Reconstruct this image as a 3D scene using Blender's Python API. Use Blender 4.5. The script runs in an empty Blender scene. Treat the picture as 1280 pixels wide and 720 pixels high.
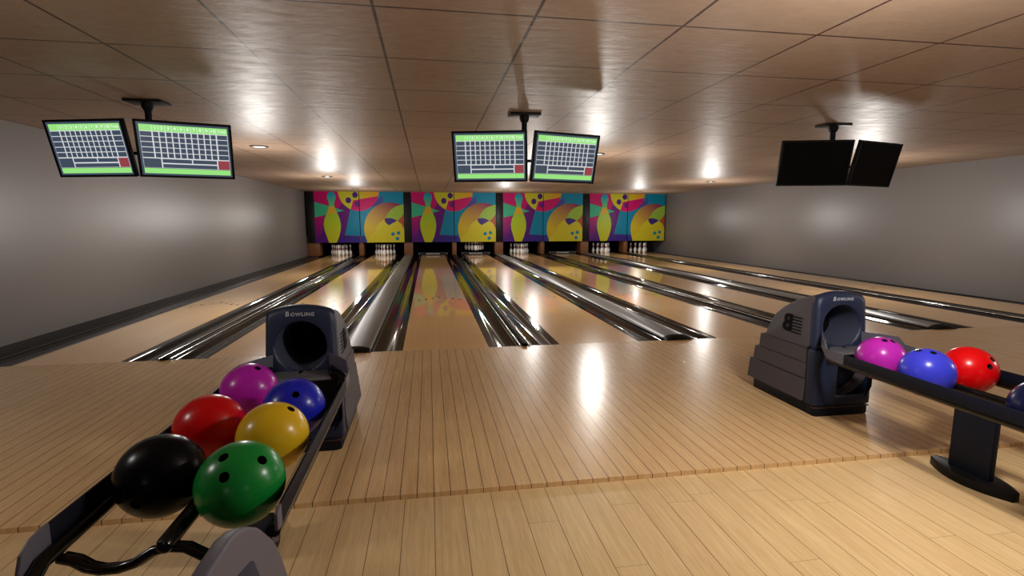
import bpy, bmesh, math, random
from mathutils import Vector, Matrix
random.seed(7)
SC = bpy.context.scene
COL = SC.collection
PI = math.pi

# ------------------------------------------------------------------ helpers
def lin(c):
    c = c / 255.0
    return c / 12.92 if c <= 0.04045 else ((c + 0.055) / 1.055) ** 2.4
def rgb(r, g, b):
    return (lin(r), lin(g), lin(b), 1.0)

def new_mat(name):
    m = bpy.data.materials.new(name)
    m.use_nodes = True
    nt = m.node_tree
    return m, nt, nt.nodes['Principled BSDF']

def mat(name, col, rough=0.5, metal=0.0, coat=0.0, coat_rough=0.03, spec=0.5, bump=None, emit=0.0):
    m, nt, b = new_mat(name)
    b.inputs['Base Color'].default_value = col
    b.inputs['Roughness'].default_value = rough
    b.inputs['Metallic'].default_value = metal
    b.inputs['Coat Weight'].default_value = coat
    b.inputs['Coat Roughness'].default_value = coat_rough
    b.inputs['Specular IOR Level'].default_value = spec
    if emit:
        b.inputs['Emission Color'].default_value = col
        b.inputs['Emission Strength'].default_value = emit
    if bump:
        scale, strength, dist = bump
        tc = nt.nodes.new('ShaderNodeTexCoord')
        nz = nt.nodes.new('ShaderNodeTexNoise')
        nz.inputs['Scale'].default_value = scale
        nz.inputs['Detail'].default_value = 3
        bp = nt.nodes.new('ShaderNodeBump')
        bp.inputs['Strength'].default_value = strength
        bp.inputs['Distance'].default_value = dist
        nt.links.new(tc.outputs['Object'], nz.inputs['Vector'])
        nt.links.new(nz.outputs['Fac'], bp.inputs['Height'])
        nt.links.new(bp.outputs['Normal'], b.inputs['Normal'])
    return m

class NT:
    """tiny node builder"""
    def __init__(s, nt): s.nt = nt
    def n(s, typ, **kw):
        nd = s.nt.nodes.new(typ)
        for k, v in kw.items(): setattr(nd, k, v)
        return nd
    def l(s, a, b): s.nt.links.new(a, b)
    def math(s, op, a, b=None, c=None):
        nd = s.nt.nodes.new('ShaderNodeMath'); nd.operation = op
        for i, v in enumerate((a, b, c)):
            if v is None: continue
            if isinstance(v, (int, float)): nd.inputs[i].default_value = v
            else: s.l(v, nd.inputs[i])
        return nd.outputs[0]
    def comb(s, x, y, z):
        nd = s.nt.nodes.new('ShaderNodeCombineXYZ')
        for i, v in enumerate((x, y, z)):
            if isinstance(v, (int, float)): nd.inputs[i].default_value = v
            else: s.l(v, nd.inputs[i])
        return nd.outputs[0]
    def mix(s, f, a, b, blend='MIX'):
        nd = s.nt.nodes.new('ShaderNodeMix'); nd.data_type = 'RGBA'; nd.blend_type = blend
        for i, v in ((0, f), (6, a), (7, b)):
            if isinstance(v, (int, float)): nd.inputs[i].default_value = v
            elif isinstance(v, tuple): nd.inputs[i].default_value = v
            else: s.l(v, nd.inputs[i])
        return nd.outputs[2]

def wood(name, c_lo, c_hi, seam_col, w, seam, joint=None, rough=0.3, coat=0.3, coat_rough=0.03, vary=0.25, grain=0.5, bump=0.15, spec=0.5):
    """boards of width w along Y, with seams, grain and (optionally) staggered end joints"""
    m, nt, b = new_mat(name)
    N = NT(nt)
    geo = N.n('ShaderNodeNewGeometry')
    sep = N.n('ShaderNodeSeparateXYZ'); N.l(geo.outputs['Position'], sep.inputs[0])
    x, y, z = sep.outputs
    bx = N.math('DIVIDE', x, w)
    idx = N.math('FLOOR', bx)
    fx = N.math('FRACT', bx)
    wn = N.n('ShaderNodeTexWhiteNoise', noise_dimensions='1D'); N.l(idx, wn.inputs['W'])
    edge = N.math('MULTIPLY', N.math('MINIMUM', fx, N.math('SUBTRACT', 1.0, fx)), w)
    sm = N.math('LESS_THAN', edge, seam)
    seed = wn.outputs['Value']
    if joint:
        yy = N.math('ADD', N.math('DIVIDE', y, joint), N.math('MULTIPLY', wn.outputs['Value'], 7.31))
        jid = N.math('FLOOR', yy)
        fy = N.math('FRACT', yy)
        ej = N.math('MULTIPLY', N.math('MINIMUM', fy, N.math('SUBTRACT', 1.0, fy)), joint)
        sj = N.math('LESS_THAN', ej, seam * 0.7)
        sm = N.math('MAXIMUM', sm, N.math('MULTIPLY', sj, 0.7))
        wn2 = N.n('ShaderNodeTexWhiteNoise', noise_dimensions='2D')
        N.l(N.comb(idx, jid, 0.0), wn2.inputs['Vector'])
        seed = wn2.outputs['Value']
    # grain : noise stretched along the board, shifted per board
    off = N.math('MULTIPLY', seed, 37.0)
    v1 = N.comb(N.math('MULTIPLY', x, 26.0), N.math('ADD', N.math('MULTIPLY', y, 1.1), off), N.math('ADD', off, N.math('MULTIPLY', z, 8.0)))
    g1 = N.n('ShaderNodeTexNoise'); g1.inputs['Scale'].default_value = 1.6; g1.inputs['Detail'].default_value = 5; g1.inputs['Roughness'].default_value = 0.6; g1.inputs['Distortion'].default_value = 0.6
    N.l(v1, g1.inputs['Vector'])
    v2 = N.comb(N.math('MULTIPLY', x, 150.0), N.math('MULTIPLY', y, 5.0), off)
    g2 = N.n('ShaderNodeTexNoise'); g2.inputs['Scale'].default_value = 1.6; g2.inputs['Detail'].default_value = 2
    N.l(v2, g2.inputs['Vector'])
    t = N.math('ADD', N.math('MULTIPLY', g1.outputs['Fac'], grain), N.math('MULTIPLY', g2.outputs['Fac'], grain * 0.7))
    t = N.math('ADD', t, N.math('MULTIPLY', N.math('SUBTRACT', seed, 0.5), vary))
    t = N.math('SUBTRACT', t, grain * 0.85 - 0.5)
    cl = N.n('ShaderNodeClamp'); N.l(t, cl.inputs[0])
    col = N.mix(cl.outputs[0], c_lo, c_hi)
    col = N.mix(N.math('MULTIPLY', sm, 0.92), col, seam_col)
    N.l(col, b.inputs['Base Color'])
    b.inputs['Roughness'].default_value = rough
    b.inputs['Coat Weight'].default_value = coat
    b.inputs['Coat Roughness'].default_value = coat_rough
    b.inputs['Specular IOR Level'].default_value = spec
    if bump:
        bp = N.n('ShaderNodeBump'); bp.inputs['Strength'].default_value = bump; bp.inputs['Distance'].default_value = 0.002
        N.l(N.math('ADD', N.math('SUBTRACT', 1.0, sm), N.math('MULTIPLY', g1.outputs['Fac'], 0.15)), bp.inputs['Height'])
        N.l(bp.outputs['Normal'], b.inputs['Normal'])
    return m

def grad(name, c1, c2, axis, lo, hi, rough=0.45):
    """printed colour gradient along a local axis of the panel"""
    m, nt, b = new_mat(name)
    N = NT(nt)
    tc = N.n('ShaderNodeTexCoord')
    sep = N.n('ShaderNodeSeparateXYZ'); N.l(tc.outputs['Object'], sep.inputs[0])
    if axis == 'xz': v = N.math('ADD', N.math('MULTIPLY', sep.outputs[0], 0.6), sep.outputs[2])
    else: v = sep.outputs['xyz'.index(axis)]
    mr = N.n('ShaderNodeMapRange'); N.l(v, mr.inputs['Value'])
    mr.inputs['From Min'].default_value = lo; mr.inputs['From Max'].default_value = hi
    N.l(N.mix(mr.outputs[0], c1, c2), b.inputs['Base Color'])
    b.inputs['Roughness'].default_value = rough
    b.inputs['Specular IOR Level'].default_value = 0.15
    return m

# ---------------------------------------------------------------- mesh tools
class MB:
    def __init__(s): s.bm = bmesh.new(); s.mats = []
    def mi(s, m):
        if m not in s.mats: s.mats.append(m)
        return s.mats.index(m)
    def face(s, pts, m, smooth=False):
        vs = [s.bm.verts.new(p) for p in pts]
        try: f = s.bm.faces.new(vs)
        except ValueError: return
        f.material_index = s.mi(m); f.smooth = smooth
        return f
    def box(s, x0, x1, y0, y1, z0, z1, m, bevel=0.0, seg=2):
        b2 = bmesh.new()
        bmesh.ops.create_cube(b2, size=1.0)
        for v in b2.verts:
            v.co = Vector((x0 + (v.co.x + .5) * (x1 - x0), y0 + (v.co.y + .5) * (y1 - y0), z0 + (v.co.z + .5) * (z1 - z0)))
        if bevel:
            bmesh.ops.bevel(b2, geom=b2.edges[:], offset=bevel, segments=seg, affect='EDGES', profile=0.5)
        s.merge(b2, m, smooth=bool(bevel))
    def merge(s, b2, m, smooth=False, mtx=None):
        me = bpy.data.meshes.new('tmp')
        for f in b2.faces: f.smooth = smooth
        b2.to_mesh(me); b2.free()
        s.add_mesh(me, m, mtx); bpy.data.meshes.remove(me)
    def add_mesh(s, me, m, mtx=None):
        n0 = len(s.bm.verts); f0 = len(s.bm.faces)
        s.bm.from_mesh(me)
        s.bm.verts.ensure_lookup_table(); s.bm.faces.ensure_lookup_table()
        k = s.mi(m)
        for f in s.bm.faces[f0:]: f.material_index = k
        if mtx is not None:
            for v in s.bm.verts[n0:]: v.co = mtx @ v.co
    def tube(s, pts, r, m, n=14, caps=True, smooth=True):
        pts = [Vector(p) for p in pts]
        rs = r if isinstance(r, (list, tuple)) else [r] * len(pts)
        rings = []
        up = Vector((0, 0, 1))
        for i, p in enumerate(pts):
            a = pts[max(0, i - 1)]; c = pts[min(len(pts) - 1, i + 1)]
            d = (c - a).normalized()
            u = up if abs(d.dot(up)) < 0.95 else Vector((0, 1, 0))
            e1 = d.cross(u).normalized(); e2 = e1.cross(d).normalized()
            rings.append([s.bm.verts.new(p + rs[i] * (math.cos(2 * PI * k / n) * e1 + math.sin(2 * PI * k / n) * e2)) for k in range(n)])
        k_ = s.mi(m)
        for A, B in zip(rings, rings[1:]):
            for k in range(n):
                f = s.bm.faces.new((A[k], A[(k + 1) % n], B[(k + 1) % n], B[k])); f.smooth = smooth; f.material_index = k_
        if caps:
            for R, rev in ((rings[0], False), (rings[-1], True)):
                f = s.bm.faces.new(R if not rev else R[::-1]); f.material_index = k_
    def lathe(s, prof, m, n=24, cx=0, cy=0, matf=None, smooth=True):
        rings = []
        for r, z in prof:
            if r < 1e-5: rings.append([s.bm.verts.new((cx, cy, z))])
            else: rings.append([s.bm.verts.new((cx + r * math.cos(2 * PI * k / n), cy + r * math.sin(2 * PI * k / n), z)) for k in range(n)])
        for i, (A, B) in enumerate(zip(rings, rings[1:])):
            mm = matf(i) if matf else m
            for k in range(n):
                q = [A[k % len(A)], A[(k + 1) % len(A)], B[(k + 1) % len(B)], B[k % len(B)]]
                q2 = []
                for v in q:
                    if v not in q2: q2.append(v)
                if len(q2) > 2:
                    f = s.bm.faces.new(q2); f.smooth = smooth; f.material_index = s.mi(mm)
    def loft(s, rings, m, closed=True, cap0=False, cap1=False, smooth=True):
        R = [[s.bm.verts.new(p) for p in r] for r in rings]
        k_ = s.mi(m); n = len(R[0])
        for A, B in zip(R, R[1:]):
            for k in range(n if closed else n - 1):
                f = s.bm.faces.new((A[k], A[(k + 1) % n], B[(k + 1) % n], B[k])); f.smooth = smooth; f.material_index = k_
        if cap0: f = s.bm.faces.new(R[0][::-1]); f.material_index = k_
        if cap1: f = s.bm.faces.new(R[-1]); f.material_index = k_
    def prism(s, poly, axis, a, b, m, bevel=0.0, seg=2, smooth=None):
        """poly in the plane across axis, extruded from a to b"""
        b2 = bmesh.new()
        def P(u, v, t): return {'x': (t, u, v), 'y': (u, t, v), 'z': (u, v, t)}[axis]
        A = [b2.verts.new(P(u, v, a)) for u, v in poly]; B = [b2.verts.new(P(u, v, b)) for u, v in poly]
        b2.faces.new(A[::-1]); b2.faces.new(B)
        n = len(poly)
        for i in range(n): b2.faces.new((A[i], A[(i + 1) % n], B[(i + 1) % n], B[i]))
        bmesh.ops.recalc_face_normals(b2, faces=b2.faces[:])
        if bevel:
            es = [e for e in b2.edges if len(e.link_faces) == 2 and e.calc_face_angle(0) > 0.6]
            bmesh.ops.bevel(b2, geom=es, offset=bevel, segments=seg, affect='EDGES', profile=0.5)
        s.merge(b2, m, smooth=bool(bevel) if smooth is None else smooth)
    def build(s, name, parent=None, recalc=True, sharp=True):
        if recalc: bmesh.ops.recalc_face_normals(s.bm, faces=s.bm.faces[:])
        me = bpy.data.meshes.new(name)
        s.bm.to_mesh(me); s.bm.free()
        for m in s.mats: me.materials.append(m)
        if sharp: me.set_sharp_from_angle(angle=math.radians(38))
        o = bpy.data.objects.new(name, me); COL.objects.link(o)
        if parent: o.parent = parent
        return o

def tag(o, label, cat, group=None):
    o['label'] = label; o['category'] = cat
    if group: o['group'] = group
    return o
def structure(o):
    o['kind'] = 'structure'; return o
def empty(name, loc, rz=0.0):
    o = bpy.data.objects.new(name, None); COL.objects.link(o)
    o.location = loc; o.rotation_euler = (0, 0, rz); o.empty_display_size = 0.1
    return o
def copy_tree(o, parent=None):
    c = o.copy(); COL.objects.link(c)
    if parent: c.parent = parent
    for ch in list(o.children): copy_tree(ch, c)
    return c

def text_mesh(body, size, bold=0.0, shear=0.0, align='CENTER', extrude=0.0, space=1.0):
    cu = bpy.data.curves.new('t', 'FONT'); cu.body = body; cu.size = size; cu.offset = bold * size; cu.shear = shear
    cu.align_x = align; cu.align_y = 'CENTER'; cu.extrude = extrude; cu.space_character = space; cu.resolution_u = 3
    ob = bpy.data.objects.new('t', cu); COL.objects.link(ob)
    bpy.context.view_layer.update()
    me = bpy.data.meshes.new_from_object(ob.evaluated_get(bpy.context.evaluated_depsgraph_get()))
    bpy.data.objects.remove(ob); bpy.data.curves.remove(cu)
    return me
FRONT = Matrix.Rotation(PI / 2, 4, 'X')      # text lying in XY -> standing, facing -Y

# ------------------------------------------------------------- measured plan
S = 4.2507; X2 = -0.9269; A_N = 0.9345; B_W = 1.1619
def D(i): return X2 + (i - 2) * S / 2
YF, YE = 6.288, 25.2           # foul line, end of the lane
C = 2.90                        # ceiling
XL, XR = -5.42, 11.72
YB, YW = -7.0, 27.0             # wall behind the camera, end of the pits
YM = 24.0                       # front of the mural panels
YS = 2.87; ZN = -0.03           # step, near floor level
def half(i): return (A_N if i % 2 else B_W) / 2
def lane_x(k): return D(k) + half(k), D(k + 1) - half(k + 1)     # k = 0..7
ORD = ['first', 'second', 'third', 'fourth', 'fifth', 'sixth', 'seventh', 'eighth']

# ------------------------------------------------------------------ materials
M = {}
M['lane'] = wood('lane_maple', rgb(224, 170, 106), rgb(246, 206, 144), rgb(178, 126, 74), 0.0277, 0.0006, rough=0.30, spec=0.12, coat=0.95, coat_rough=0.025, vary=0.22, grain=0.35, bump=0.0)
M['approach'] = wood('approach_boards', rgb(192, 150, 100), rgb(233, 198, 146), rgb(58, 36, 18), 0.0985, 0.0024, rough=0.27, spec=0.38, coat=0.12, coat_rough=0.03, vary=0.12, grain=1.0, bump=0.1)
M['floor'] = wood('floor_boards', rgb(192, 154, 104), rgb(236, 207, 156), rgb(72, 44, 22), 0.168, 0.0017, joint=2.1, rough=0.34, spec=0.35, coat=0.2, coat_rough=0.02, vary=0.10, grain=1.0, bump=0.08)
M['gutter'] = mat('gutter_black', rgb(25, 23, 22), 0.09, spec=0.11)
M['apron'] = mat('gutter_apron', rgb(48, 44, 42), 0.14, spec=0.6)
M['cap'] = mat('cap_grey', rgb(104, 101, 97), 0.40, spec=0.4, bump=(9, 0.10, 0.004))
M['capdark'] = mat('cap_dark', rgb(40, 38, 36), 0.5, spec=0.25)
M['chrome'] = mat('chrome_rail', rgb(200, 198, 194), 0.16, metal=1.0)
M['black'] = mat('black_satin', rgb(12, 11, 11), 0.45, spec=0.2)
M['blackmat'] = mat('black_matte', rgb(7, 7, 7), 0.9, spec=0.1)
M['blackgloss'] = mat('black_gloss_tube', rgb(11, 9, 8), 0.2, spec=0.35)
M['navy'] = mat('navy_leather', rgb(32, 42, 66), 0.38, spec=0.4, bump=(110, 0.9, 0.003))
M['navyplain'] = mat('navy_plastic', rgb(29, 38, 62), 0.42, spec=0.25)
M['navydark'] = mat('navy_dark', rgb(16, 18, 28), 0.5, spec=0.15)
M['toe'] = mat('toe_brown', rgb(74, 48, 26), 0.6)
M['guard'] = mat('guard_navy', rgb(15, 18, 30), 0.5, spec=0.15)
M['tunnel'] = mat('tunnel_navy', rgb(66, 70, 88), 0.6, spec=0.3)
M['hoodgrey'] = mat('hood_grey', rgb(76, 70, 75), 0.55, spec=0.25, bump=(60, 0.1, 0.002))
M['groove'] = mat('groove_dark', rgb(42, 38, 42), 0.6)
M['shelf'] = mat('shelf_grit', rgb(96, 97, 101), 0.4, bump=(220, 0.6, 0.003))
M['cheek'] = mat('cheek_grey', rgb(88, 86, 98), 0.38, spec=0.4)
M['endgrey'] = mat('end_plate_grey', rgb(92, 88, 97), 0.5, spec=0.3)
M['logo'] = mat('logo_black', rgb(7, 7, 9), 0.6, spec=.1)
M['letter'] = mat('letter_silver', rgb(176, 178, 186), 0.4)
M['kick'] = wood('kickback_wood', rgb(96, 56, 24), rgb(128, 78, 36), rgb(60, 34, 16), 3.0, 0.0, rough=0.5, coat=0.0, grain=0.6, bump=0)
M['pin'] = mat('pin_white', rgb(248, 246, 242), 0.25, coat=0.2)
M['pinred'] = mat('pin_red', rgb(165, 25, 30), 0.3)
M['arrow'] = mat('arrow_red', rgb(110, 16, 16), 0.3)
M['bar'] = mat('sweep_grey', rgb(70, 68, 66), 0.5)
M['monitor'] = mat('monitor_black', rgb(9, 9, 10), 0.5, spec=0.15)
M['off'] = mat('screen_off', rgb(7, 6, 6), 0.8, spec=0.1)
for n, c in dict(slate=(60, 73, 90), line=(214, 216, 218), green=(150, 226, 126), red=(146, 62, 70), white=(240, 250, 238)).items():
    m, nt, b = new_mat('screen_' + n)
    b.inputs['Base Color'].default_value = (0.01, 0.01, 0.01, 1)
    b.inputs['Roughness'].default_value = 0.3
    b.inputs['Emission Color'].default_value = rgb(*c)
    b.inputs['Emission Strength'].default_value = 1.0
    M['s_' + n] = m
M['trim'] = mat('downlight_trim', rgb(120, 116, 112), 0.35, metal=0.6)
M['lens'] = mat('downlight_lens', (1, 0.97, 0.92, 1), 0.5, emit=3.0)

def wall_mat():
    m, nt, b = new_mat('wall_grey')
    N = NT(nt)
    geo = N.n('ShaderNodeNewGeometry')
    nz = N.n('ShaderNodeTexNoise'); nz.inputs['Scale'].default_value = 3.0; nz.inputs['Detail'].default_value = 6; nz.inputs['Roughness'].default_value = 0.65
    N.l(geo.outputs['Position'], nz.inputs['Vector'])
    bp = N.n('ShaderNodeBump'); bp.inputs['Strength'].default_value = 0.12; bp.inputs['Distance'].default_value = 0.02
    N.l(nz.outputs['Fac'], bp.inputs['Height']); N.l(bp.outputs['Normal'], b.inputs['Normal'])
    b.inputs['Base Color'].default_value = rgb(101, 95, 92)
    b.inputs['Roughness'].default_value = 0.42
    return m
M['wall'] = wall_mat()

TX, TY, TX0, TY0 = 1.0148, 1.0038, -0.3067, 3.388      # ceiling grid
def ceiling_mat():
    m, nt, b = new_mat('ceiling_tiles')
    N = NT(nt)
    geo = N.n('ShaderNodeNewGeometry')
    sep = N.n('ShaderNodeSeparateXYZ'); N.l(geo.outputs['Position'], sep.inputs[0])
    es = []
    for out, t, o in ((sep.outputs[0], TX, TX0), (sep.outputs[1], TY, TY0)):
        f = N.math('FRACT', N.math('DIVIDE', N.math('SUBTRACT', out, o), t))
        es.append(N.math('MULTIPLY', N.math('MINIMUM', f, N.math('SUBTRACT', 1.0, f)), t))
    e = N.math('MINIMUM', es[0], es[1])
    ln = N.math('LESS_THAN', e, 0.0105)
    nz = N.n('ShaderNodeTexNoise'); nz.inputs['Scale'].default_value = 1.0; nz.inputs['Detail'].default_value = 6; nz.inputs['Roughness'].default_value = 0.6
    N.l(N.comb(N.math('MULTIPLY', sep.outputs[0], 4.0), N.math('MULTIPLY', sep.outputs[1], 9.0), 0.0), nz.inputs['Vector'])
    col = N.mix(nz.outputs['Fac'], rgb(132, 110, 92), rgb(147, 124, 105))
    col = N.mix(ln, col, rgb(58, 36, 34))
    N.l(col, b.inputs['Base Color'])
    N.l(N.math('ADD', 0.36, N.math('MULTIPLY', nz.outputs['Fac'], 0.20)), b.inputs['Roughness'])
    bp = N.n('ShaderNodeBump'); bp.inputs['Strength'].default_value = 0.40; bp.inputs['Distance'].default_value = 0.014
    nz2 = N.n('ShaderNodeTexNoise'); nz2.inputs['Scale'].default_value = 1.0; nz2.inputs['Detail'].default_value = 5; nz2.inputs['Roughness'].default_value = 0.62
    N.l(N.comb(N.math('MULTIPLY', sep.outputs[0], 9.0), N.math('MULTIPLY', sep.outputs[1], 12.0), 3.0), nz2.inputs['Vector'])
    mr = N.n('ShaderNodeMapRange'); N.l(nz2.outputs['Fac'], mr.inputs['Value']); mr.inputs['From Min'].default_value = .3; mr.inputs['From Max'].default_value = .7; mr.inputs['To Min'].default_value = .16; mr.inputs['To Max'].default_value = .55
    N.l(mr.outputs[0], b.inputs['Specular IOR Level'])
    N.l(N.math('ADD', nz.outputs['Fac'], N.math('MULTIPLY', ln, -0.6)), bp.inputs['Height'])
    N.l(bp.outputs['Normal'], b.inputs['Normal'])
    return m
M['ceiling'] = ceiling_mat()

# -------------------------------------------------------------------- setting
def slab(name, x0, x1, y0, y1, z0, z1, m, bevel=0.0):
    mb = MB(); mb.box(x0, x1, y0, y1, z0, z1, m, bevel, 1)
    return structure(mb.build(name))
slab('floor', XL, XR, YB, YS - 0.001, ZN - 0.1, ZN, M['floor'])
slab('floor_approach', XL, XR, YS, YF, ZN - 0.1, 0.0, M['approach'])
slab('floor_subfloor', XL, XR, YF + 0.001, YW, -0.30, -0.12, M['blackmat'])
slab('ceiling', XL - .2, XR + .2, YB - .2, YW + .2, C, C + 0.1, M['ceiling'])
slab('wall_left', XL - .2, XL, YB - .2, YW + .2, -0.3, C, M['wall'])
slab('wall_right', XR, XR + .2, YB - .2, YW + .2, -0.3, C, M['wall'])
slab('wall_back', XL, XR, YB - .2, YB, -0.3, C, M['wall'])
slab('wall_pit', XL, XR, YW, YW + .2, -0.3, C, M['blackmat'])

# ---------------------------------------------------------------------- lanes
for k in range(8):
    x0, x1 = lane_x(k)
    x1 = min(x1, XR - 0.02)
    mb = MB(); mb.box(x0, x1, YF, YE, -0.12, 0.0, M['lane'])
    cx = (lane_x(k)[0] + lane_x(k)[1]) / 2
    for j in range(-3, 4):                                   # inlaid aiming arrows
        px, py = cx + j * 0.135, 10.72 - abs(j) * 0.115
        mb.face([(px - .024, py - .10, .0006), (px + .024, py - .10, .0006), (px, py + .10, .0006)], M['arrow'] if (k + j) % 2 else M['black'])
    o = mb.build('bowling_lane', recalc=False)
    tag(o, 'glossy maple bowling lane, ' + (ORD[k] + ' lane counting from the left wall' if k < 7 else 'the lane along the right wall'), 'bowling lane', 'bowling lanes')

# gutters -------------------------------------------------------------------
def gutter_profile(x, sgn, w):
    """cross-section from the lane edge outwards; sgn = direction away from the lane"""
    p = [(0, -0.004), (0.085, -0.006), (0.092, -0.012)]
    a, b = 0.095, w - 0.02
    for i in range(0, 11):
        t = i / 10
        p.append((a + (b - a) * t, -0.012 - 0.026 * math.sin(PI * t) ** 1.5))
    p += [(w - 0.012, -0.004), (w, -0.004)]
    return [(x + sgn * u, z) for u, z in p]
def gutter(xe, sgn, w, label):
    mb = MB()
    pr = gutter_profile(xe, sgn, w)
    y0, y1 = YF + 0.002, 24.6
    R = [[(x, y, z) for x, z in pr] for y in (y0, y1)]
    mb.loft(R, M['gutter'], closed=False)
    bot = [(x, -0.115) for x in (pr[-1][0], pr[0][0])]
    full = pr + bot
    for y in (y0, y1): mb.face([(x, y, z) for x, z in full], M['gutter'])
    mb.loft([[(pr[-1][0], y, pr[-1][1]), (pr[-1][0], y, -0.115), (pr[0][0], y, -0.115), (pr[0][0], y, pr[0][1])] for y in (y0, y1)], M['gutter'], closed=False, smooth=False)
    o = mb.build('gutter')
    return tag(o, label, 'gutter', 'lane gutters')
for i in range(9):
    w = 0.375 if i % 2 else 0.37
    if i > 0: gutter(lane_x(i - 1)[1] + .001, 1, min(w, XR - .02 - lane_x(i - 1)[1]), 'dark channel gutter along the right edge of the %s lane from the left wall' % ORD[i - 1])
    if i < 8: gutter(lane_x(i)[0] - .001, -1, w, 'dark channel gutter along the left edge of the %s lane from the left wall' % ORD[i])
# narrow dividers (odd) with two bright rails, wide grey caps (even)
for i in range(9):
    x = D(i)
    if i % 2:
        t = empty('lane_divider', (x, YF, 0))
        tag(t, 'narrow black divider with bright rails between the %s and %s lanes' % (ORD[i - 1], ORD[i]), 'lane divider', 'narrow lane dividers')
        mb = MB(); mb.box(-.084, .084, .002, 17.84, -.115, -.002, M['black']); mb.box(-.028, .028, .0, 17.84, -.01, .022, M['black'], .006)
        mb.box(-.034, .034, -.02, .05, -.002, .03, M['blackmat'], .008); mb.build('base_strip', t)
        for s in (-1, 1):
            mb = MB(); mb.tube([(s * .062, .01, .008), (s * .062, 17.84, .008)], .0125, M['chrome'], 10); mb.build('rail', t)
    elif i not in (0, 8):
        t = empty('ball_track_cap', (x, YF, 0))
        tag(t, 'wide grey metal ball track cover between the %s and %s lanes' % (ORD[i - 1], ORD[i]), 'track cover', 'wide ball track covers')
        mb = MB(); prof = [(-.205, -.115), (-.205, .0)] + [(.19 * math.sin(a), .005 + .05 * math.cos(a)) for a in [math.radians(d) for d in range(-84, 85, 14)]] + [(.205, .0), (.205, -.115)]
        mb.loft([[(u, y, z) for u, z in prof] for y in (.08, 17.84)], M['cap'], closed=True, cap0=True, cap1=True); mb.build('cover', t)
        mb = MB(); top = [(.19 * math.sin(a), .052 * math.cos(a)) for a in [math.radians(d) for d in range(-90, 91, 15)]]
        mb.loft([[(u * 1.02, -.035, .004 + z * .12) for u, z in top], [(u * 1.03, .02, .006 + z * .8) for u, z in top], [(u * 1.02, .082, .009 + z) for u, z in top]], M['black'], closed=True, cap0=True, cap1=True); mb.build('end_cap', t)
        for s in (-1, 1):
            mb = MB(); mb.box(s * .196 - .01, s * .196 + .01, .06, 17.84, -.01, .012, M['black'], .003); mb.build('edge_strip', t)
mb = MB(); mb.box(XL + .002, D(0) + .209, YF + .002, 24.6, -.115, .006, M['capdark'], .004)
tag(mb.build('ball_track_cap'), 'flat dark grey ball track cover at the foot of the left wall', 'track cover')

# ------------------------------------------------- mural panels (masking units)
PH = 2.28; ZB = 0.62
PW = (S - 0.34) / 2 - 0.015
def clip(poly, planes):
    for a, b, c in planes:                       # keep a*x + b*y <= c
        out = []
        for i in range(len(poly)):
            p, q = poly[i], poly[(i + 1) % len(poly)]
            dp = a * p[0] + b * p[1] - c; dq = a * q[0] + b * q[1] - c
            if dp <= 0: out.append(p)
            if (dp < 0 < dq) or (dq < 0 < dp):
                t = dp / (dp - dq); out.append((p[0] + (q[0] - p[0]) * t, p[1] + (q[1] - p[1]) * t))
        poly = out
        if len(poly) < 3: return []
    return poly
def circ(cx, cy, r, n=40, ry=None): return [(cx + r * math.cos(2 * PI * i / n), cy + (ry or r) * math.sin(2 * PI * i / n)) for i in range(n)]
def side(p, q, keep):
    """half-plane through p,q that contains point keep"""
    a, b = q[1] - p[1], p[0] - q[0]; c = a * p[0] + b * p[1]
    return (a, b, c) if a * keep[0] + b * keep[1] <= c else (-a, -b, -c)
def smoothpoly(pts, it=2):
    for _ in range(it):
        o = []
        for i in range(len(pts)):
            p, q = pts[i], pts[(i + 1) % len(pts)]
            o += [(p[0] * .75 + q[0] * .25, p[1] * .75 + q[1] * .25), (p[0] * .25 + q[0] * .75, p[1] * .25 + q[1] * .75)]
        pts = o
    return pts
DIM = .56
def dim(r, g, b): return tuple(v * DIM for v in rgb(r, g, b)[:3]) + (1,)
G = lambda n, a, b, ax, lo, hi: grad('print_' + n, dim(*a), dim(*b), ax, lo, hi)
zz = lambda y: (520 - y) / 445 * PH
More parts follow.
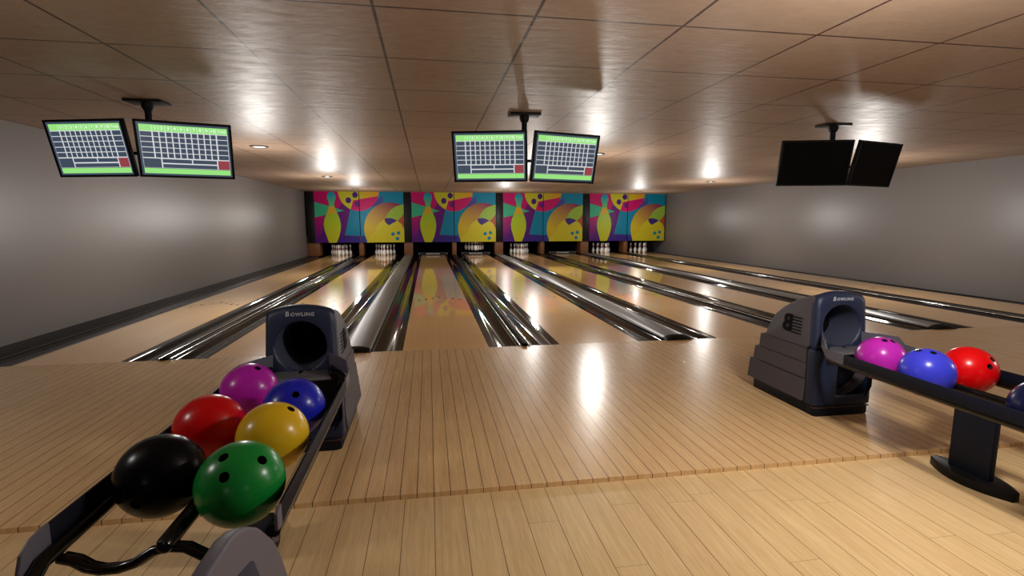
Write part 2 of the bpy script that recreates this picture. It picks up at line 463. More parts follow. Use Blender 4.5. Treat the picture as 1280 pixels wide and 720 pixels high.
P_ = {
 'bgpin': G('purple', (84, 22, 128), (118, 22, 112), 'z', 0, PH),
 'bgball': mat('print_teal', dim(16, 142, 178), .45, spec=.15),
 'magenta': G('magenta', (176, 12, 106), (212, 8, 108), 'z', .9, PH),
 'magenta2': G('magenta_low', (90, 20, 128), (186, 10, 110), 'z', .1, 1.2),
 'beam': mat('print_seafoam', dim(62, 186, 138), .45, spec=.15),
 'pin': G('pin', (206, 206, 32), (168, 204, 44), 'z', .2, 1.3),
 'pinhead': G('pin_head', (110, 200, 110), (20, 160, 190), 'z', zz(200), zz(95)),
 'pinband': mat('print_ochre', dim(222, 176, 44), .45, spec=.15),
 'yellow': mat('print_yellow', dim(210, 204, 46), .45, spec=.15),
 'orange': G('orange', (214, 196, 44), (240, 160, 34), 'x', 0, .9),
 'pink': mat('print_pink', dim(216, 20, 112), .45, spec=.15),
 'dot': mat('print_violet', dim(78, 30, 122), .45, spec=.15),
 'dot2': mat('print_violet2', dim(112, 32, 126), .45, spec=.15),
 'teal': mat('print_teal2', dim(14, 136, 172), .45, spec=.15),
 'indigo': G('indigo', (58, 46, 140), (44, 76, 158), 'x', 0, .4),
 'indigo2': G('indigo2', (70, 28, 130), (52, 44, 142), 'x', 1.0, 1.9),
 'wedge': G('wedge', (98, 60, 150), (70, 96, 168), 'z', 1.5, 2.1),
 'crescent': G('crescent', (226, 196, 46), (150, 44, 92), 'xz', .9, 2.75),
 'ball': mat('print_ball', dim(226, 212, 44), .45, spec=.15),
 'leaf': mat('print_leaf', dim(166, 202, 72), .45, spec=.15),
 'pick': mat('print_pick', dim(74, 48, 134), .45, spec=.15),
 'rust': mat('print_rust', dim(190, 92, 62), .45, spec=.15),
 'bdot': mat('print_blue_dot', dim(20, 140, 178), .45, spec=.15),
}
def mural(kind):
    mb = MB()
    mb.box(0, PW, 0, .05, 0, PH, M['black'])
    xa, xb = (82, 492) if kind == 'pin' else (497, 890)
    lay = [0]
    rect = [(-1, 0, -xa), (1, 0, xb), (0, -1, -75), (0, 1, 520)]
    def add(poly, m, planes=()):
        poly = clip(poly, list(planes) + rect)
        if len(poly) < 3: return
        lay[0] += 1
        y = -0.0015 * lay[0]
        pts = [((p[0] - xa) / (xb - xa) * PW, y, (520 - p[1]) / 445 * PH) for p in poly]
        f = mb.face(pts, P_[m])
        if f and f.normal.y == 0: f.normal_update()
        if f:
            f.normal_update()
            if f.normal.y > 0: f.normal_flip()
    big = [(0, 0), (1000, 0), (1000, 600), (0, 600)]
    if kind == 'pin':
        add(big, 'bgpin')
        add([(80, 75), (300, 75), (345, 160), (300, 226), (90, 165)], 'magenta')
        add([(80, 296), (176, 282), (150, 420), (100, 520), (80, 520)], 'magenta2')
        add([(200, 465), (500, 465), (500, 520), (200, 520)], 'indigo2')
        add([(412, 228), (352, 455), (500, 462), (500, 200)], 'teal')
        ball = circ(487, 57, 186)
        split = side((440, 150), (415, 228), (300, 150))
        add(ball, 'pink')
        add(ball, 'yellow', [split])
        add([(440, 150), (395, 60), (500, 60), (500, 141)], 'yellow')
        for c, m in (((397, 150), 'dot'), ((460, 103), 'dot'), ((478, 182), 'dot2')): add(circ(c[0], c[1], 26, 24), m)
        add([(86, 165), (355, 240), (86, 299)], 'beam')
        body = [(205, 520), (188, 470), (168, 410), (163, 360), (172, 310), (196, 260), (215, 215), (219, 190), (214, 160), (203, 135), (202, 112), (212, 92), (228, 81), (242, 79), (258, 81), (273, 92), (282, 112), (281, 135), (271, 160), (266, 190), (269, 215), (290, 260), (311, 310), (320, 360), (315, 410), (298, 470), (277, 516), (268, 521), (214, 521)]
        add(body, 'pin')
        add(body, 'pinhead', [(0, 1, 204)])
        add(body, 'pinband', [side((80, 163), (355, 240), (240, 300)), side((86, 299), (355, 240), (240, 220))])
    else:
        add(big, 'bgball')
        add([(490, 462), (560, 462), (560, 525), (490, 525)], 'indigo')
        add([(590, 215), (640, 150), (706, 106), (706, 165), (660, 190)], 'wedge')
        ball = circ(487, 57, 186)
        add(ball, 'pink')
        add(ball, 'orange', [side((440, 150), (672, 110), (560, 80))])
        add(circ(765, 402, 236, 56), 'crescent')
        add([(835, 328), (895, 268), (895, 420), (860, 400)], 'rust')
        add([(630, 420), (640, 380), (668, 345), (710, 318), (765, 308), (822, 322), (866, 356), (890, 400), (896, 440), (896, 525), (548, 525), (560, 480)], 'ball')
        add([(722, 306), (740, 272), (770, 232), (812, 204), (895, 178), (895, 258), (862, 302), (830, 328), (790, 310), (755, 303)], 'leaf')
        add([(713, 322), (724, 306), (764, 303), (800, 312), (828, 327), (790, 348), (752, 368), (726, 346)], 'pick')
        for c in ((787, 446), (838, 437), (826, 487)): add(circ(c[0], c[1], 16, 20), 'bdot')
    me = mb.build('bowling_mural', recalc=False)
    return me
for kind in ('pin', 'ball'):
    proto = mural(kind)
    for k in range(4):
        o = proto if k == 0 else proto.copy()
        if k: COL.objects.link(o)
        x = D(2 * k) + 0.17 if kind == 'pin' else D(2 * k + 1) + 0.015
        o.location = (x, YM, ZB)
        n = ORD[2 * k + (kind == 'ball')]
        tag(o, ('mural panel with lime bowling pin above the %s lane from the left' if kind == 'pin' else 'mural panel with big yellow bowling ball above the %s lane from the left') % n, 'mural panel', 'mural panels over the pins')
for k, i in enumerate((0, 2, 4, 6)):
    mb = MB(); x0 = max(D(i) - .165, XL + .004); mb.box(x0, D(i) + .165, YM + .02, YM + .10, ZB, C - .001, M['black'], .004)
    tag(mb.build('mural_post'), ('black post between left wall and first mural panel' if i == 0 else 'black post between mural panels above the %s and %s lanes' % (ORD[i - 1], ORD[i])), 'post', 'black posts between mural panels')
# closed pit above and behind
slab('trim_1', XL, XR, YM + .11, YW, ZB + .32, ZB + .36, M['blackmat'])
for i in range(9):
    hw = .10 if i % 2 else .20
    x0, x1 = D(i) - hw, D(i) + hw
    if i == 0: x0, x1 = XL + .003, D(0) + .30
    if i == 8: continue
    mb = MB(); mb.box(x0, x1, YM + .14, YW - .01, .012, ZB + .31, M['kick'], .006)
    mb.box(x0 - .002 if i else x0, x1 + .002, YM + .8, YW - .02, -.11, ZB + .29, M['blackmat'])
    tag(mb.build('pit_divider'), 'brown wooden pit divider ' + ('beside the left wall' if i == 0 else 'between the pin decks of the %s and %s lanes' % (ORD[i - 1], ORD[i])), 'pit divider', 'wooden pit dividers')

# ----------------------------------------------------------------------- pins
PHT = 0.50
prof = [(0, 0), (.026, 0), (.029, .01), (.040, .07), (.0525, .15), (.0605, .24), (.0585, .32), (.048, .40), (.035, .47), (.0255, .53), (.0232, .57), (.0222, .60), (.0226, .635), (.0236, .66), (.0252, .69), (.029, .76), (.0322, .84), (.0318, .90), (.026, .96), (.014, .99), (0, 1.0)]
mb = MB()
mb.lathe([(r * 1.2, z * PHT) for r, z in prof], M['pin'], 16, matf=lambda i: M['pinred'] if i in (9, 10, 12, 13) else M['pin'])
pin0 = mb.build('bowling_pin', sharp=False)
ROWS = {1: [('front head pin', 0, 0)], 2: [('left of second row', -.5, 1), ('right of second row', .5, 1)],
        3: [('left of third row', -1, 2), ('middle of third row', 0, 2), ('right of third row', 1, 2)],
        4: [('far left of back row', -1.5, 3), ('inner left of back row', -.5, 3), ('inner right of back row', .5, 3), ('far right of back row', 1.5, 3)]}
first = True
for k in (0, 1, 3, 4, 6, 7):
    x0, x1 = lane_x(k); cx = (x0 + x1) / 2
    for r in ROWS.values():
        for nm, u, v in r:
            o = pin0 if first else pin0.copy()
            if not first: COL.objects.link(o)
            first = False
            o.location = (cx + u * .272, 24.22 + v * .235, 0.2 if k == 3 else 0.0)
            o.rotation_euler = (0, 0, random.random() * 6)
            tag(o, ('white pin lifted by the pinsetter, %s, fourth lane from left' % nm) if k == 3 else 'white bowling pin with red stripes, %s, %s lane from left' % (nm, ORD[k]), 'bowling pin', 'bowling pins on the %s lane' % ORD[k])
# sweep bars on three lanes, lifting bar over lane four
bt = text_mesh('BOWLING', .085, bold=.02)
for k in (2, 3, 5):
    x0, x1 = lane_x(k); cx = (x0 + x1) / 2
    t = empty('sweep_bar', (cx, 24.1, 0))
    tag(t, 'dark sweep bar lettered BOWLING across the end of the %s lane from the left' % ORD[k], 'sweep bar', 'pinsetter sweep bars')
    mb = MB(); mb.box(-.67, .67, -.02, .02, .012, .125, M['bar'], .008); mb.build('bar', t)
    mb = MB(); mb.box(-.61, .61, -.027, -.02, .025, .112, M['black']); mb.build('face_strip', t)
    mb = MB(); mb.add_mesh(bt, M['letter'], Matrix.Translation((0, -.029, .068)) @ FRONT @ Matrix.Diagonal((1.55, 1, 1, 1))); mb.build('lettering', t)
    for s in (-1, 1):
        mb = MB(); mb.tube([(s * .69, .0, .06), (s * .70, .10, .12), (s * .71, .35, .45), (s * .71, .40, .75)], .032, M['black'], 10); mb.build('arm', t)
k = 3; x0, x1 = lane_x(k); cx = (x0 + x1) / 2
mb = MB(); mb.box(cx - .52, cx + .52, 24.10, 24.135, .475, .515, M['blackmat'], .006); mb.box(cx - .52, cx - .48, 24.10, 24.135, .475, .93, M['blackmat']); mb.box(cx + .48, cx + .52, 24.10, 24.135, .475, .93, M['blackmat'])
tag(mb.build('pinsetter_frame'), 'black pinsetter frame in front of the lifted pins on the fourth lane', 'pinsetter')

# -------------------------------------------------------------------- monitors
def rect_face(mb, u0, u1, v0, v1, W, H, y, m):
    pts = [(-W / 2 + u * W, y, H / 2 - v * H) for u, v in ((u0, v1), (u1, v1), (u1, v0), (u0, v0))]
    mb.face(pts, m)
def screen_mesh(W, H, on):
    mb = MB()
    if not on:
        rect_face(mb, .03, .97, .04, .96, W, H, -.0225, M['off'])
        return mb
    y = -.0225
    rect_face(mb, .028, .972, .04, .962, W, H, y, M['s_slate'])
    y -= .0008
    rect_face(mb, .052, .955, .185, .83, W, H, y, M['s_line'])
    rect_face(mb, .052, .955, .075, .185, W, H, y, M['s_green'])
    rect_face(mb, .052, .955, .838, .93, W, H, y, M['s_green'])
    y -= .0008
    rows = [.192, .282, .375, .468, .560, .652]
    cols = [.178 + .0655 * i for i in range(11)]
    g = .006
    for r0, r1 in zip(rows, rows[1:]):
        rect_face(mb, .055, .170, r0 + g, r1 - g, W, H, y, M['s_slate'])
        for c0, c1 in zip(cols, cols[1:]): rect_face(mb, c0 + .006, c1 - .006, r0 + g, r1 - g, W, H, y, M['s_slate'])
        rect_face(mb, .842, .950, r0 + g, r1 - g, W, H, y, M['s_slate'])
    rect_face(mb, .055, .232, .664, .826, W, H, y, M['s_slate'])
    rect_face(mb, .245, .548, .668, .735, W, H, y, M['s_slate'])
    rect_face(mb, .560, .815, .668, .735, W, H, y, M['s_slate'])
    rect_face(mb, .245, .815, .757, .824, W, H, y, M['s_slate'])
    rect_face(mb, .828, .952, .664, .826, W, H, y, M['s_red'])
    for c in cols: rect_face(mb, c - .002, c + .002, .085, .175, W, H, y, M['s_white'])
    y -= .0008
    for i in range(10):
        u = (cols[i] + cols[i + 1]) / 2
        mb.add_mesh(text_mesh(str(i + 1), .046, bold=.014), M['s_white'], Matrix.Translation((-W / 2 + u * W, y, H / 2 - .13 * H)) @ FRONT)
    mb.add_mesh(text_mesh('Total', .037, bold=.014), M['s_white'], Matrix.Translation((-W / 2 + .895 * W, y, H / 2 - .13 * H)) @ FRONT)
    return mb
MW, MH, MYAW, MTILT = .8857, .5859, .26, .2324
def display(xc, on, label):
    t = empty('score_display', (xc, 6.119, C))
    tag(t, label, 'score display', 'overhead score displays')
    zc = 2.3549 - C
    mb = MB(); mb.box(-.19, .19, .12, .36, -.022, 0, M['monitor'], .004); mb.build('ceiling_plate', t)
    mb = MB(); mb.lathe([(0, -.10), (.042, -.10), (.06, -.06), (.062, -.02), (0, -.02)], M['monitor'], 16, 0, .24); mb.tube([(0, .24, -.03), (0, .24, zc - .03)], .034, M['monitor'], 14)
    mb.build('pole', t)
    mb = MB(); mb.tube([(-.44, .14, zc - .02), (0, .205, zc - .02), (.44, .14, zc - .02)], .018, M['monitor'], 10)
    mb.tube([(0, .24, zc - .02), (0, .19, zc - .02)], .03, M['monitor'], 10)
    for s in (-1, 1): mb.tube([(s * .44, .145, zc - .02), (s * .45, .035, zc - .01)], .026, M['monitor'], 10)
    mb.build('bracket', t)
    for s in (-1, 1):
        mb = MB()
        mb.box(-MW / 2, MW / 2, -.022, .022, -MH / 2, MH / 2, M['monitor'], .005)
        mb.box(-MW * .3, MW * .3, .02, .05, -MH * .3, MH * .3, M['monitor'], .008)
        f = .026
        mb.box(-MW / 2, -MW / 2 + f * .9, -.028, -.02, -MH / 2, MH / 2, M['monitor'], .002); mb.box(MW / 2 - f * .9, MW / 2, -.028, -.02, -MH / 2, MH / 2, M['monitor'], .002)
        mb.box(-MW / 2, MW / 2, -.028, -.02, MH / 2 - f * .85, MH / 2, M['monitor'], .002); mb.box(-MW / 2, MW / 2, -.028, -.02, -MH / 2, -MH / 2 + f * .85, M['monitor'], .002)
        o = mb.build('monitor', t)
        o.location = (s * .456, 0, zc)
        a = MYAW * s
        # facing (sin a, -cos a); top leans towards the players
        o.rotation_euler = (Matrix.Rotation(a, 4, 'Z') @ Matrix.Rotation(MTILT, 4, 'X')).to_euler()
        sc = screen_mesh(MW, MH, on).build('screen', o, recalc=False)
    return t
display(-3.015, True, 'leftmost twin score display, lit with score grids, hanging from the ceiling')
display(1.196, True, 'middle twin score display, lit with score grids, hanging over the centre lanes')
display(5.495, False, 'twin score display with both screens dark, hanging at the right')

# ------------------------------------------------------------------ ball return
def arch_outline(z_lo, wb, wt, ztop, crown, n):
    pts = []
    return pts
def hood_half(z): return .270 - .044 * z
def make_return():
    t = empty('ball_return', (0, 0, 0))
    # --- grey body behind the front shell
    mb = MB()
    prof = [(.115, .10), (.115, .975), (.20, .965), (.30, .935), (.40, .885), (.49, .83), (.57, .765), (.63, .67), (.665, .60), (.685, .55), (.725, .55), (.745, .47), (.75, .42), (.79, .42), (.815, .32), (.81, .29), (.84, .29), (.865, .18), (.87, .10)]
    slices = [-1, -.96, -.85, -.6, -.3, 0, .3, .6, .85, .96, 1]
    rings = []
    for sx in slices:
        r = []
        for y, z in prof:
            top = max(0, (z - .5) / .5)
            zz_ = z + top * (.038 * (1 - abs(sx) ** 2.2)) - (0.012 if abs(sx) == 1 and z > .56 else 0)
            yy = y - (0.012 if abs(sx) == 1 and y > .3 else 0)
            r.append((sx * hood_half(z), yy, zz_))
        rings.append(r)
    R = [[mb.bm.verts.new(p) for p in r] for r in rings]
    k_ = mb.mi(M['hoodgrey']); n = len(prof)
    for A, B in zip(R, R[1:]):
        for k in range(1, n - 1):
            f = mb.bm.faces.new((A[k], A[k + 1], B[k + 1], B[k])); f.material_index = k_; f.smooth = True
    for ring in (R[0], R[-1]):
        f = mb.bm.faces.new(ring); f.material_index = k_
    body = mb.build('hood_body', t)
    # horizontal siding grooves + kick plinth
    for s in (-1, 1):
        for z, yb in ((.55, .68), (.42, .735), (.29, .79)):
            mb = MB(); x = s * hood_half(z)
            mb.box(x - .002, x + .002, .12, yb, z - .0035, z + .0035, M['groove']); mb.build('siding_groove', body)
        for z0, z1, yb, th in ((.425, .545, .74, .006), (.295, .415, .80, .011), (.10, .285, .855, .016)):
            mb = MB(); xa, xb_ = s * hood_half(z0), s * hood_half(z1)
            pts = [(xa - s * .01, z0), (xa + s * th, z0), (xb_ + s * th * .3, z1), (xb_ - s * .01, z1)]
            mb.prism(pts, 'y', .125, yb, M['hoodgrey'], .002, 1, smooth=False); mb.build('siding', body)
    mb = MB(); mb.prism([(-.245, .03), (-.215, 0.0), (.215, 0.0), (.25, .03), (.25, .80), (-.25, .80)], 'z', 0, .10, M['navydark'], .006); mb.build('plinth', t)
    # --- front upper shell with the round ball opening
    mb = MB()
    hc = Vector((0, .742)); N_ = 64
    def outline(inset):
        """arch outline as a function of direction from the hole centre"""
        pts = []
        zb = .545
        poly = []
        wb, wt = hood_half(zb) - inset, hood_half(.95) - inset
        poly.append((-wb, zb)); 
        poly.append((-wt, .955 - inset))
        for i in range(0, 13):
            u = -1 + 2 * i / 12
            poly.append((u * (wt - .018), .985 + .04 * (1 - u * u) - inset))
        poly.append((wt, .955 - inset)); poly.append((wb, zb))
        for j in range(N_):
            a = 2 * PI * j / N_
            d = Vector((math.cos(a), math.sin(a))); best = 9
            for i in range(len(poly)):
                p, q = Vector(poly[i]), Vector(poly[(i + 1) % len(poly)])
                e = q - p; den = d.x * e.y - d.y * e.x
                if abs(den) < 1e-9: continue
                w = p - hc
                tt = (w.x * e.y - w.y * e.x) / den; uu = (w.x * d.y - w.y * d.x) / den
                if tt > 0 and -1e-6 <= uu <= 1 + 1e-6: best = min(best, tt)
            pts.append((hc.x + d.x * best, hc.y + d.y * best))
        return pts
    def slope(z): return .03 * (z - .54) / .46          # the face leans back a little
    def ring(pl, y): return [(x, y + slope(z), z) for x, z in pl]
    def hole(r, dz=0.0): return [(hc.x + r * math.cos(2 * PI * j / N_), max(hc.y + dz + r * math.sin(2 * PI * j / N_), .574)) for j in range(N_)]
    mb.loft([ring(outline(0), .118), ring(outline(0), .085), ring(outline(.006), .066), ring(outline(.02), .054), ring(outline(.034), .05), ring(hole(.186), .05), ring(hole(.176), .054), ring(hole(.169), .066)], M['navy'])
    shell = mb.build('front_shell', t)
    mb = MB()
    mb.loft([ring(hole(.1695), .066), ring(hole(.164), .16), ring(hole(.152, -.012), .36)], M['tunnel'])
    mb.face(ring(hole(.152, -.012), .36), M['blackmat']); mb.build('ball_tunnel', t)
    bt2 = text_mesh('B', .046, bold=.02, shear=.12, align='LEFT', extrude=.001); bt3 = text_mesh('OWLING', .034, bold=.02, shear=.12, align='LEFT', extrude=.001, space=1.18)
    mb = MB(); yl = .05 + slope(.962) - .001
    mb.add_mesh(bt2, M['letter'], Matrix.Translation((-.094, yl, .966)) @ FRONT); mb.add_mesh(bt3, M['letter'], Matrix.Translation((-.060, yl, .963)) @ FRONT)
    mb.build('lettering', shell)
    # mirrored B with speed lines on both flanks
    bm_ = text_mesh('B', .205, bold=.035, align='CENTER', extrude=.0025)
    for s in (-1, 1):
        mb = MB()
        x = s * (hood_half(.71) + .0035)
        # +Y of the flank runs to the right on the left flank when mirrored
        lean = Matrix.Rotation(s * -.042, 4, 'Y')
        T = Matrix.Translation((x, .392, .712)) @ lean @ Matrix(((0, 0, 1, 0), (1, 0, 0, 0), (0, 1, 0, 0), (0, 0, 0, 1)))
        # text X -> +Y (back): stem of the B ends up towards the front, i.e. mirrored on the left flank
        mb.add_mesh(bm_, M['logo'], T)
        for i in range(6):
            z = .645 + i * .027; xx = s * (hood_half(z) + .0015)
            mb.box(xx - .003, xx + .003, .225, .335, z - .0045, z + .0045, M['logo'])
        mb.build('flank_emblem', body)
    # --- lower front block with the scooped opening
    mb = MB()
    L = [(-.268, .085), (-.262, .56), (-.13, .56), (-.13, .47), (-.055, .44), (-.055, .17), (.20, .17), (.245, .24), (.245, .52), (.262, .56), (.268, .085)]
    mb.prism(L, 'y', 0.0, .12, M['navyplain'], .022, 3)
    mb.box(-.26, .26, .10, .118, .10, .57, M['navydark'])
    mb.build('lower_front', t)
    mb = MB(); mb.box(-.258, .258, -.001, .05, .072, .078, M['toe']); mb.box(-.25, .25, .006, .10, .0, .07, M['navydark'], .012); mb.build('toe_strip', t)
    mb = MB()
    arc = [(-.06 + .29 * math.sin(a), .46 - .29 * math.cos(a)) for a in [math.radians(d) for d in range(0, 91, 9)]]
    mb.loft([[(x + .02, .01, z) for x, z in arc], [(x, .10, z) for x, z in arc]], M['hoodgrey'], closed=False); mb.build('scoop', t)
    # --- shelf and cheeks that lead the balls out
    mb = MB(); mb.prism([(-.16, .16), (.16, .16), (.172, .05), (.20, -.06), (.23, -.13), (-.23, -.13), (-.20, -.06), (-.172, .05)], 'z', .553, .572, M['shelf'], .005); mb.build('shelf', t)
    for s in (-1, 1):
        path = [((.357, -.36), (.552, .625)), ((.357, -.24), (.555, .627)), ((.353, -.185), (.565, .632)), ((.335, -.135), (.595, .685)), ((.26, -.03), (.60, .69)), ((.176, .08), (.60, .69))]
        mb = MB()
        for off in (0,):
            rows = []
            for (x, y), (z0, z1) in path:
                rows.append([(s * x, y, z0), (s * x, y, z1), (s * (x - .008), y - .003, z1), (s * (x - .008), y - .003, z0)])
            mb.loft(rows, M['cheek'], closed=True, cap0=True, cap1=True, smooth=False)
        mb.build('cheek', t)
    # --- rails
    for s in (-1, 1):
        mb = MB()
        mb.tube([(s * .325, -1.93, .505), (s * .334, -1.86, .536), (s * .334, -1.80, .538)][0 if s < 0 else 2:] + [ (s * .334, -.34, .546), (s * .334, -.24, .548), (s * .325, -.19, .556), (s * .30, -.14, .580), (s * .24, -.06, .590), (s * .20, .05, .590)], .024, M['blackgloss'], 16)
        r = mb.build('side_rail', t)
        mb = MB()
        mb.prism([(-1.79, .552), (-1.79, .627), (-.36, .627), (-.36, .552)], 'x', s * .350, s * .360, M['guard'], .002)
        mb.build('guard_plate', t)
        mb = MB()
        mb.prism([(-1.785, .545), (-1.785, .629), (-1.86, .622), (-1.905, .595), (-1.925, .545), (-1.90, .50), (-1.86, .505), (-1.82, .535)] if s < 0 else [(-1.785, .55), (-1.785, .629), (-1.835, .618), (-1.835, .556)], 'x', s * .349, s * .362, M['endgrey'], .003)
        mb.build('plate_end', t)
    mb = MB()
    mb.tube([(0, -1.835, .533), (0, -1.83, .533), (0, -1.815, .533), (0, -.12, .533), (0, .04, .548)], [.012, .022, .029, .029, .029], M['blackgloss'], 16); mb.build('middle_rail', t)
    mb = MB()
    for dy, dz in ((0, 0), (.028, -.012)):
        mb.tube([(x, -1.79 + dy, z + dz) for x, z in ((-.332, .505), (-.29, .49), (-.255, .462), (-.215, .448), (-.16, .448), (-.11, .462), (-.05, .50), (0, .508), (.05, .50), (.10, .465), (.15, .448), (.215, .448), (.255, .462), (.29, .49), (.332, .505))], .017, M['blackgloss'], 10)
    mb.build('crossbar', t)
    # --- leg
    mb = MB()
    mb.prism([(-1.145, 0.0), (-.90, 0.0), (-.90, .50), (-1.145, .50)], 'x', -.022, .022, M['navydark'], .004); 
    leg = mb.build('leg', t)
    lens = []
    for i in range(0, 11): u = -1 + i / 5; lens.append((.085 * (1 - u * u) + .022, -1.035 + .25 * u))
    for i in range(10, -1, -1): u = -1 + i / 5; lens.append((-.085 * (1 - u * u) - .022, -1.035 + .25 * u))
    mb = MB(); mb.prism(lens, 'z', ZN, .028, M['black'], .004); mb.build('foot', leg)
    # --- end panel near the players
    mb = MB()
    EP = [(-2.42, ZN), (-2.42, .70), (-2.38, .745), (-2.30, .757), (-2.17, .755), (-2.10, .735), (-2.03, .70), (-1.96, .652), (-1.915, .61), (-1.84, .535), (-1.79, .47), (-1.74, .38), (-1.70, .30), (-1.66, .15), (-1.64, ZN)]
    mb.prism(EP, 'x', .300, .345, M['endgrey'], .012, 3)
    ep = mb.build('end_panel', t)
    mb = MB(); mb.prism([(-2.32, .10), (-2.32, .632), (-2.17, .634), (-2.05, .602), (-2.03, .588), (-1.99, .51), (-1.92, .36), (-1.86, .10)], 'x', .340, .348, M['navyplain'], .002); mb.build('inset_panel', ep)
    mb = MB(); mb.prism([(-1.90, .40), (-1.90, .47), (-2.36, .47), (-2.36, .40)], 'x', -.30, .26, M['endgrey'], .01); mb.build('end_tray', t)
    return t
r1 = make_return()
r1.location = (-.885, 3.54, 0)
tag(r1, 'navy and grey ball return with ball rack at the left, holding six balls', 'ball return', 'ball returns')
r2 = copy_tree(r1)
r2.location = (3.345, 3.54, 0)
r2['label'] = 'navy and grey ball return with ball rack at the right edge, holding four balls'

# ------------------------------------------------------------------------ balls
CAM = Vector((0, 0, 1.6)); F = 634.10; YAW = 0.1624; PITCH = 0.1316
def pix_ray(u, v):
    x = (u - 640) / F; up = -(v - 360) / F
    y = math.cos(PITCH) + math.sin(PITCH) * up; z = -math.sin(PITCH) + math.cos(PITCH) * up
    return Vector((math.cos(YAW) * x + math.sin(YAW) * y, -math.sin(YAW) * x + math.cos(YAW) * y, z)).normalized()
R_ = 0.156
cutm = mat('hole_black', rgb(8, 8, 8), .7)
def ball(name_col, loc, col, label, holes, coat=1.0):
    """a drilled ball; holes are directions from the centre"""
    m = mat('ball_' + name_col, col, .26, spec=.28 if max(col[:3]) > .05 else .12)
    b2 = bmesh.new(); bmesh.ops.create_uvsphere(b2, u_segments=64, v_segments=40, radius=R_)
    me = bpy.data.meshes.new('bowling_ball'); b2.to_mesh(me); b2.free(); me.materials.append(m)
    o = bpy.data.objects.new('bowling_ball', me); COL.objects.link(o)
    cb = bmesh.new()
    for h in holes:
        h = h.normalized()
        q = h.to_track_quat('Z', 'Y').to_matrix().to_4x4()
        bmesh.ops.create_cone(cb, cap_ends=True, segments=20, radius1=.0185, radius2=.0185, depth=.10, matrix=Matrix.Translation(h * R_) @ q)
    cm = bpy.data.meshes.new('cut'); cb.to_mesh(cm); cb.free(); cm.materials.append(cutm)
    co = bpy.data.objects.new('cut', cm); COL.objects.link(co)
    md = o.modifiers.new('b', 'BOOLEAN'); md.object = co; md.operation = 'DIFFERENCE'; md.solver = 'EXACT'; md.material_mode = 'TRANSFER'
    bpy.context.view_layer.update()
    me2 = bpy.data.meshes.new_from_object(o.evaluated_get(bpy.context.evaluated_depsgraph_get()))
    o.modifiers.clear(); o.data = me2; me2.name = 'bowling_ball'
    bpy.data.objects.remove(co); bpy.data.meshes.remove(cm); bpy.data.meshes.remove(me)
    for p in me2.polygons: p.use_smooth = True
    me2.set_sharp_from_angle(angle=math.radians(40))
    o.location = loc
    return tag(o, label, 'bowling ball')
def hdir(u, v, loc):
    d = pix_ray(u, v); oc = CAM - Vector(loc); b = oc.dot(d); dd = b * b - (oc.dot(oc) - R_ * R_)
    t = -b - math.sqrt(max(dd, 0))
    return (CAM + d * t - Vector(loc))
def third(a, b, k=1.0):
    """a thumb hole beside a finger pair"""
    mid = (a + b) / 2; ax = mid.normalized().cross((b - a).normalized())
    return (mid.normalized() + ax * .42 * k).normalized() * R_
ZC = .615
B1, B2, B3 = 'bowling_ball', 0, 0
LB = [('black', (-1.050, 2.066, ZC), (7, 6, 11), 'black bowling ball nearest the camera on the left rack', [(154.9, 611.6), (169, 631.7), (203.8, 598.1)]),
      ('red', (-1.058, 2.54, ZC), (186, 8, 12), 'red bowling ball between magenta and black balls on the left rack', []),
      ('magenta', (-1.056, 3.085, ZC), (172, 30, 160), 'magenta bowling ball on the left rack, beside the hood opening', [(322.3, 460.1), (295.2, 458.8)]),
      ('green', (-.720, 1.950, ZC), (18, 122, 48), 'green bowling ball with three finger holes on the left rack', [(278.9, 571.6), (328, 574.8), (279.8, 596.5)]),
      ('yellow', (-.727, 2.38, ZC), (206, 166, 28), 'yellow bowling ball between blue and green balls on the left rack', [(363.9, 510.9)]),
      ('blue', (-.724, 2.745, ZC), (28, 34, 168), 'dark blue bowling ball behind the yellow ball on the left rack', [(369.6, 493)]),
      ('magenta', (3.175, 3.062, ZC + .007), (172, 36, 160), 'magenta bowling ball nearest the hood on the right rack', [(1105.9, 425.4), (1116, 426.5)]),
      ('blue', (3.175, 2.72, ZC + .007), (52, 56, 184), 'bright blue bowling ball in front of the red ball on the right rack', [(1148.4, 438), (1167, 440.8)]),
      ('red', (3.53, 2.745, ZC), (200, 6, 12), 'red bowling ball with two holes showing on the right rack', [(1237.7, 458.5), (1240.8, 449.4)]),
      ('navy', (3.17, 2.06, ZC + .005), (14, 16, 44), 'dark navy bowling ball cut off by the right edge of the photo', [])]
for nm, loc, c, lab, hp in LB:
    hs = [hdir(u, v, loc) for u, v in hp]
    away = (Vector(loc) - CAM).normalized()
    if len(hs) == 2: hs.append(((hs[0] + hs[1]).normalized() + away * .75).normalized())
    elif len(hs) == 1:
        q = hs[0].normalized(); ax = q.cross(away).normalized()
        hs += [(q + away * 1.0 + ax * k * .2).normalized() for k in (-1, 1)]
    elif not hs:
        ax = away.cross(Vector((0, 0, 1))).normalized()
        hs = [(away + Vector((0, 0, .5)) + ax * .16).normalized(), (away + Vector((0, 0, .5)) - ax * .16).normalized(), away]
    ball(nm, loc, rgb(*c), lab, hs)

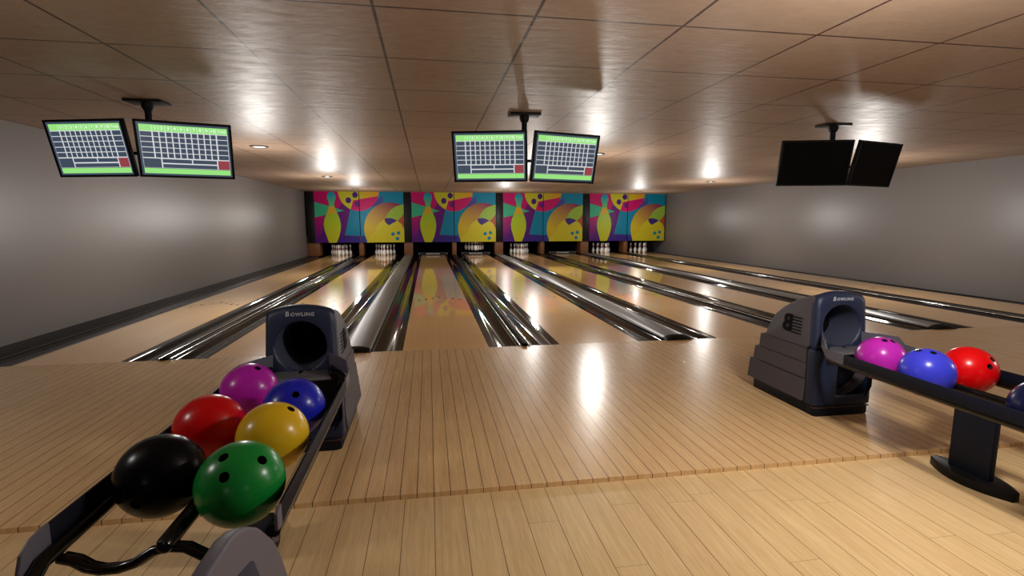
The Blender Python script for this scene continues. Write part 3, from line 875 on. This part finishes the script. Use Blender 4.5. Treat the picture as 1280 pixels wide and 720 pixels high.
# ----------------------------------------------------------------------- lights
def downlight(x, y, label):
    t = empty('downlight', (x, y, C))
    tag(t, label, 'downlight', 'ceiling downlights')
    mb = MB(); mb.lathe([(.10, 0), (.155, 0), (.157, -.008), (.148, -.020), (.118, -.024), (.112, -.012), (.10, 0)], M['trim'], 32); mb.build('trim_ring', t)
    mb = MB(); mb.lathe([(0, -.012), (.06, -.0115), (.113, -.010)], M['lens'], 32); mb.build('lens', t)
    return t
def lamp(x, y, z, w, col=(1, .96, .91), r=.06):
    ld = bpy.data.lights.new('lamp', 'POINT'); ld.energy = w; ld.color = col; ld.shadow_soft_size = r
    o = bpy.data.objects.new('lamp', ld); COL.objects.link(o); o.location = (x, y, z)
LZ = 1.75
for cxn, X in (('left', -2.9), ('centre', 3.28), ('right', 9.3)):
    for yn, Y, w in (('nearest', 9.75, 128), ('middle', 15.9, 155), ('farthest', 21.75, 100)):
        downlight(X, Y, '%s round ceiling downlight of the %s row, over the lanes' % (yn, cxn))
        lamp(X, Y, LZ, w, r=.20 if yn == 'nearest' and cxn != 'centre' else .07)
for nm, X, Y, w in (('left', -2.9, 2.1, 48), ('middle', 2.45, 1.9, 160), ('right', 9.3, 2.1, 140)):
    downlight(X, Y, 'round ceiling downlight above the near floor, %s of its row' % nm)
    lamp(X, Y, 2.0, w, r=.15)
for X, Y in ((-2.4, -4.0), (3.1, -4.0)):
    lamp(X, Y, LZ, 18)

# ------------------------------------------------------------- world and camera
w = bpy.data.worlds.new('world'); SC.world = w; w.use_nodes = True
w.node_tree.nodes['Background'].inputs[0].default_value = (0, 0, 0, 1)
w.node_tree.nodes['Background'].inputs[1].default_value = 0.0
cd = bpy.data.cameras.new('camera'); cam = bpy.data.objects.new('camera', cd); COL.objects.link(cam)
cam.location = CAM; cam.rotation_euler = (PI / 2 - PITCH, 0, -YAW)
cd.sensor_width = 36; cd.lens = F / 1280 * 36; cd.clip_start = 0.02; cd.clip_end = 200
SC.camera = cam
SC.view_settings.view_transform = 'Standard'; SC.view_settings.look = 'None'
SC.view_settings.gamma = 1.0; SC.view_settings.use_curve_mapping = False
SC.view_settings.exposure = 0.0
SC.cycles.max_bounces = 8; SC.cycles.diffuse_bounces = 4; SC.cycles.glossy_bounces = 4
